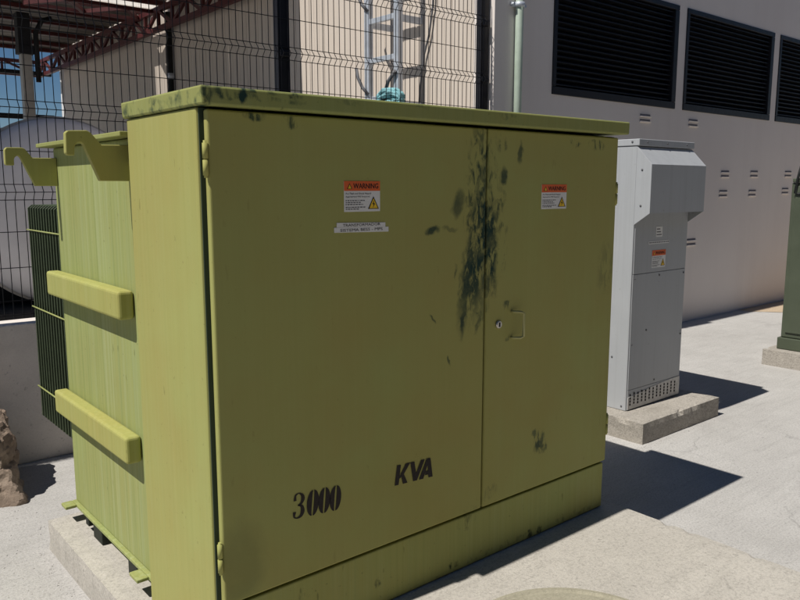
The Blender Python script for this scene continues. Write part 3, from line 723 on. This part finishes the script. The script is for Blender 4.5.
def truss(name, p0, p1, ztop, zbot, nb, wd=.07, ybar=.045):
    p0 = Vector(p0); p1 = Vector(p1); bm = new()
    up = Vector((0, 0, 1))
    def at(t, z): q = p0.lerp(p1, t); return Vector((q.x, q.y, z))
    tr = obj(name, bar(bm, at(0, ztop), at(1, ztop), wd), 'red', CN); obj('bottom_chord', bar(new(), at(0, zbot), at(1, zbot), wd), 'red', tr)
    for k in range(nb):
        bm = new(); t0, t1 = k/nb, (k+1)/nb
        if k % 2: bar(bm, at(t0, ztop), at(t1, zbot), ybar)
        else: bar(bm, at(t0, zbot), at(t1, ztop), ybar)
        bar(bm, at(t1, zbot), at(t1, ztop), ybar); obj('web_bar', bm, 'red', tr)
    return tr
truss('truss', (BX-.22, 8.02, 0), (BX-.22, 18.1, 0), RZ-.11, 4.03, 20)
truss('truss', (.6, 8.02, 0), (.6, 18.1, 0), RZ-.11, 4.0, 16)
truss('truss', (-6, 17.9, 0), (BX-.3, 17.9, 0), RZ-.13, 4.02, 16)
# lattice that throws its zigzag shadow through the clear panel on to the wall
bm = new(); lat = None
zz = [RZ+.14]
LTX = BX-1.0
c3 = obj('lattice', bar(bm, (LTX-.9, 11.69, RZ-.12), (LTX+.8, 11.69, RZ-.12), .05), 'red', CN); obj('chord', bar(new(), (LTX-.9, 12.36, RZ-.12), (LTX+.8, 12.36, RZ-.12), .05), 'red', c3)
for k in range(4):
    bm = new(); xa = LTX-.9+.42*k
    bar(bm, (xa, 11.69 if k % 2 else 12.36, RZ-.12), (xa+.42, 12.36 if k % 2 else 11.69, RZ-.12), .06); obj('web_bar', bm, 'red', c3)
def column(px, Y, w_, top_black=True):
    a = on(px, 80, 1, Y)
    bm = new(); box(bm, a.x-w_/2, a.x+w_/2, Y-w_/2, Y+w_/2, 0, 3.72, .006); c = obj('column', bm, 'colgrey', CN)
    bm = new(); box(bm, a.x-w_*.75, a.x+w_*.75, Y-w_*.75, Y+w_*.75, 3.722, 3.85, .006); obj('collar', bm, 'darkbase', c)
    bm = new(); box(bm, a.x-w_*.7, a.x+w_*.5, Y-w_*.6, Y+w_*.6, 3.852, RZ-.075, .006); obj('head', bm, 'darkbase', c)
column(27, 13.3, .155)
bm = new(); xx = on(36, 40, 1, 13.2).x; tube(bm, [(xx, 13.2, 3.3), (xx, 13.2, 4.05), (xx+.1, 13.2, 4.25), (xx+.25, 13.2, 4.3)], .04, 8); obj('drain_pipe', bm, 'darkbase', CN)
bm = new(); bar(bm, (-6, 17.6, 3.10), (BX-.1, 17.6, 3.12), .10); bar(bm, (-6, 17.6, 4.02), (BX-.1, 17.6, 4.02), .08); obj('cross_beam', bm, 'darkbase', CN)

# ------------------------------------------------------------------ rock, brick scrap, gravel
bm = new(); bmesh.ops.create_icosphere(bm, subdivisions=6, radius=1)
rc = Vector((.63, 4.52, 0)); planes = []
for nx, ny, nz_, d in ((1, -.15, .12, .35), (.80, -.1, .62, .49), (.35, -.2, .95, .44), (-.2, -.3, 1, .47), (-.30, -.9, .22, .24), (.1, 1, .1, .26), (-1, 0, .2, .46), (0, 0, -1, .03), (.6, -.75, .5, .40)):
    v = Vector((nx, ny, nz_)); l = v.length; planes.append((v/l, d))
for v in bm.verts:
    d = v.co.normalized(); t = min([p/(n.dot(d)) for n, p in planes if n.dot(d) > 1e-3])
    q = d*t
    st = math.floor((q.z+.05*noise.noise(q*5))*11)/11
    q += d*(.025*noise.noise(q*4)+.035*noise.noise(q*11)+.018*noise.noise(q*27)+.03*(noise.noise(Vector((q.x*3, q.y*3, st*19)))))
    q.z = max(q.z, -.02); v.co = rc+q-Vector((0, 0, 0))
tag(obj('rock', bm, 'rock', base=rc), 'brown jagged block of broken rock against the low wall', 'rock')
bm = new(); b0 = on(3, 490, 2, .02); rough_block(bm, b0.x-.10, b0.x+.012, b0.y-.03, b0.y+.03, 0, .03, .02, .004, .006, 3); tag(obj('brick_fragment', bm, 'brick', base=(b0.x, b0.y, 0)), 'small red brick fragment on the ground in front of the rock', 'brick')
bm = new(); r = random.Random(4)
for i in range(1500):
    if i < 650: x, y = r.uniform(-.6, .95), r.uniform(2.2, 4.75)
    elif i < 900: x, y = r.uniform(3.1, 6.6), r.uniform(1.2, 4.7)
    elif i < 1150: x, y = 4.21-abs(r.gauss(0, .05)) if r.random() < .3 else r.uniform(4.2, 5.2), 2.575-abs(r.gauss(0, .05))
    elif i < 1300: x, y = .855-abs(r.gauss(0, .04)), r.uniform(2.2, 3.6)
    else: x, y = r.uniform(5.2, 10), 4.79-abs(r.gauss(0, .08))
    if x > .84 and y < 3.6 and x < 3.1: continue
    if 4.2 < x < 5.22 and 2.57 < y < 3.82: continue
    if y > 4.2 and .2 < x < 1.05: continue
    s_ = r.uniform(.0012, .0042)*(1 if i < 650 else .8); t = bmesh.new(); bmesh.ops.create_icosphere(t, subdivisions=1, radius=1)
    for v in t.verts: v.co = Vector((x+v.co.x*s_*r.uniform(.8, 1.4), y+v.co.y*s_*r.uniform(.8, 1.4), s_*.3+v.co.z*s_*r.uniform(.5, .8)))
    merge(bm, t)
o = obj('gravel', bm, 'ground'); o['kind'] = 'stuff'; o['label'] = 'scattered grit on the concrete paving'

# ------------------------------------------------------------------ unseen block behind the camera, added to cut sky light on the doors
SH = thing('sky_blocker', 'added unseen sheet metal block cutting sky light on the transformer doors', 'light blocker', (4, -7, 0))
bm = new(); box(bm, -16, 26, -9.5, -3.3, 0, 6.0, .01); obj('wall', bm, 'roofsheet', SH)  # blocker body, out of view, added to darken the doors
bm = new(); prism(bm, [(-3.1, 6.002), (-6.45, 7.0), (-9.8, 6.002)], 0, -16.3, 26.3); obj('roof', bm, 'roofsheet', SH)  # top of the added blocker
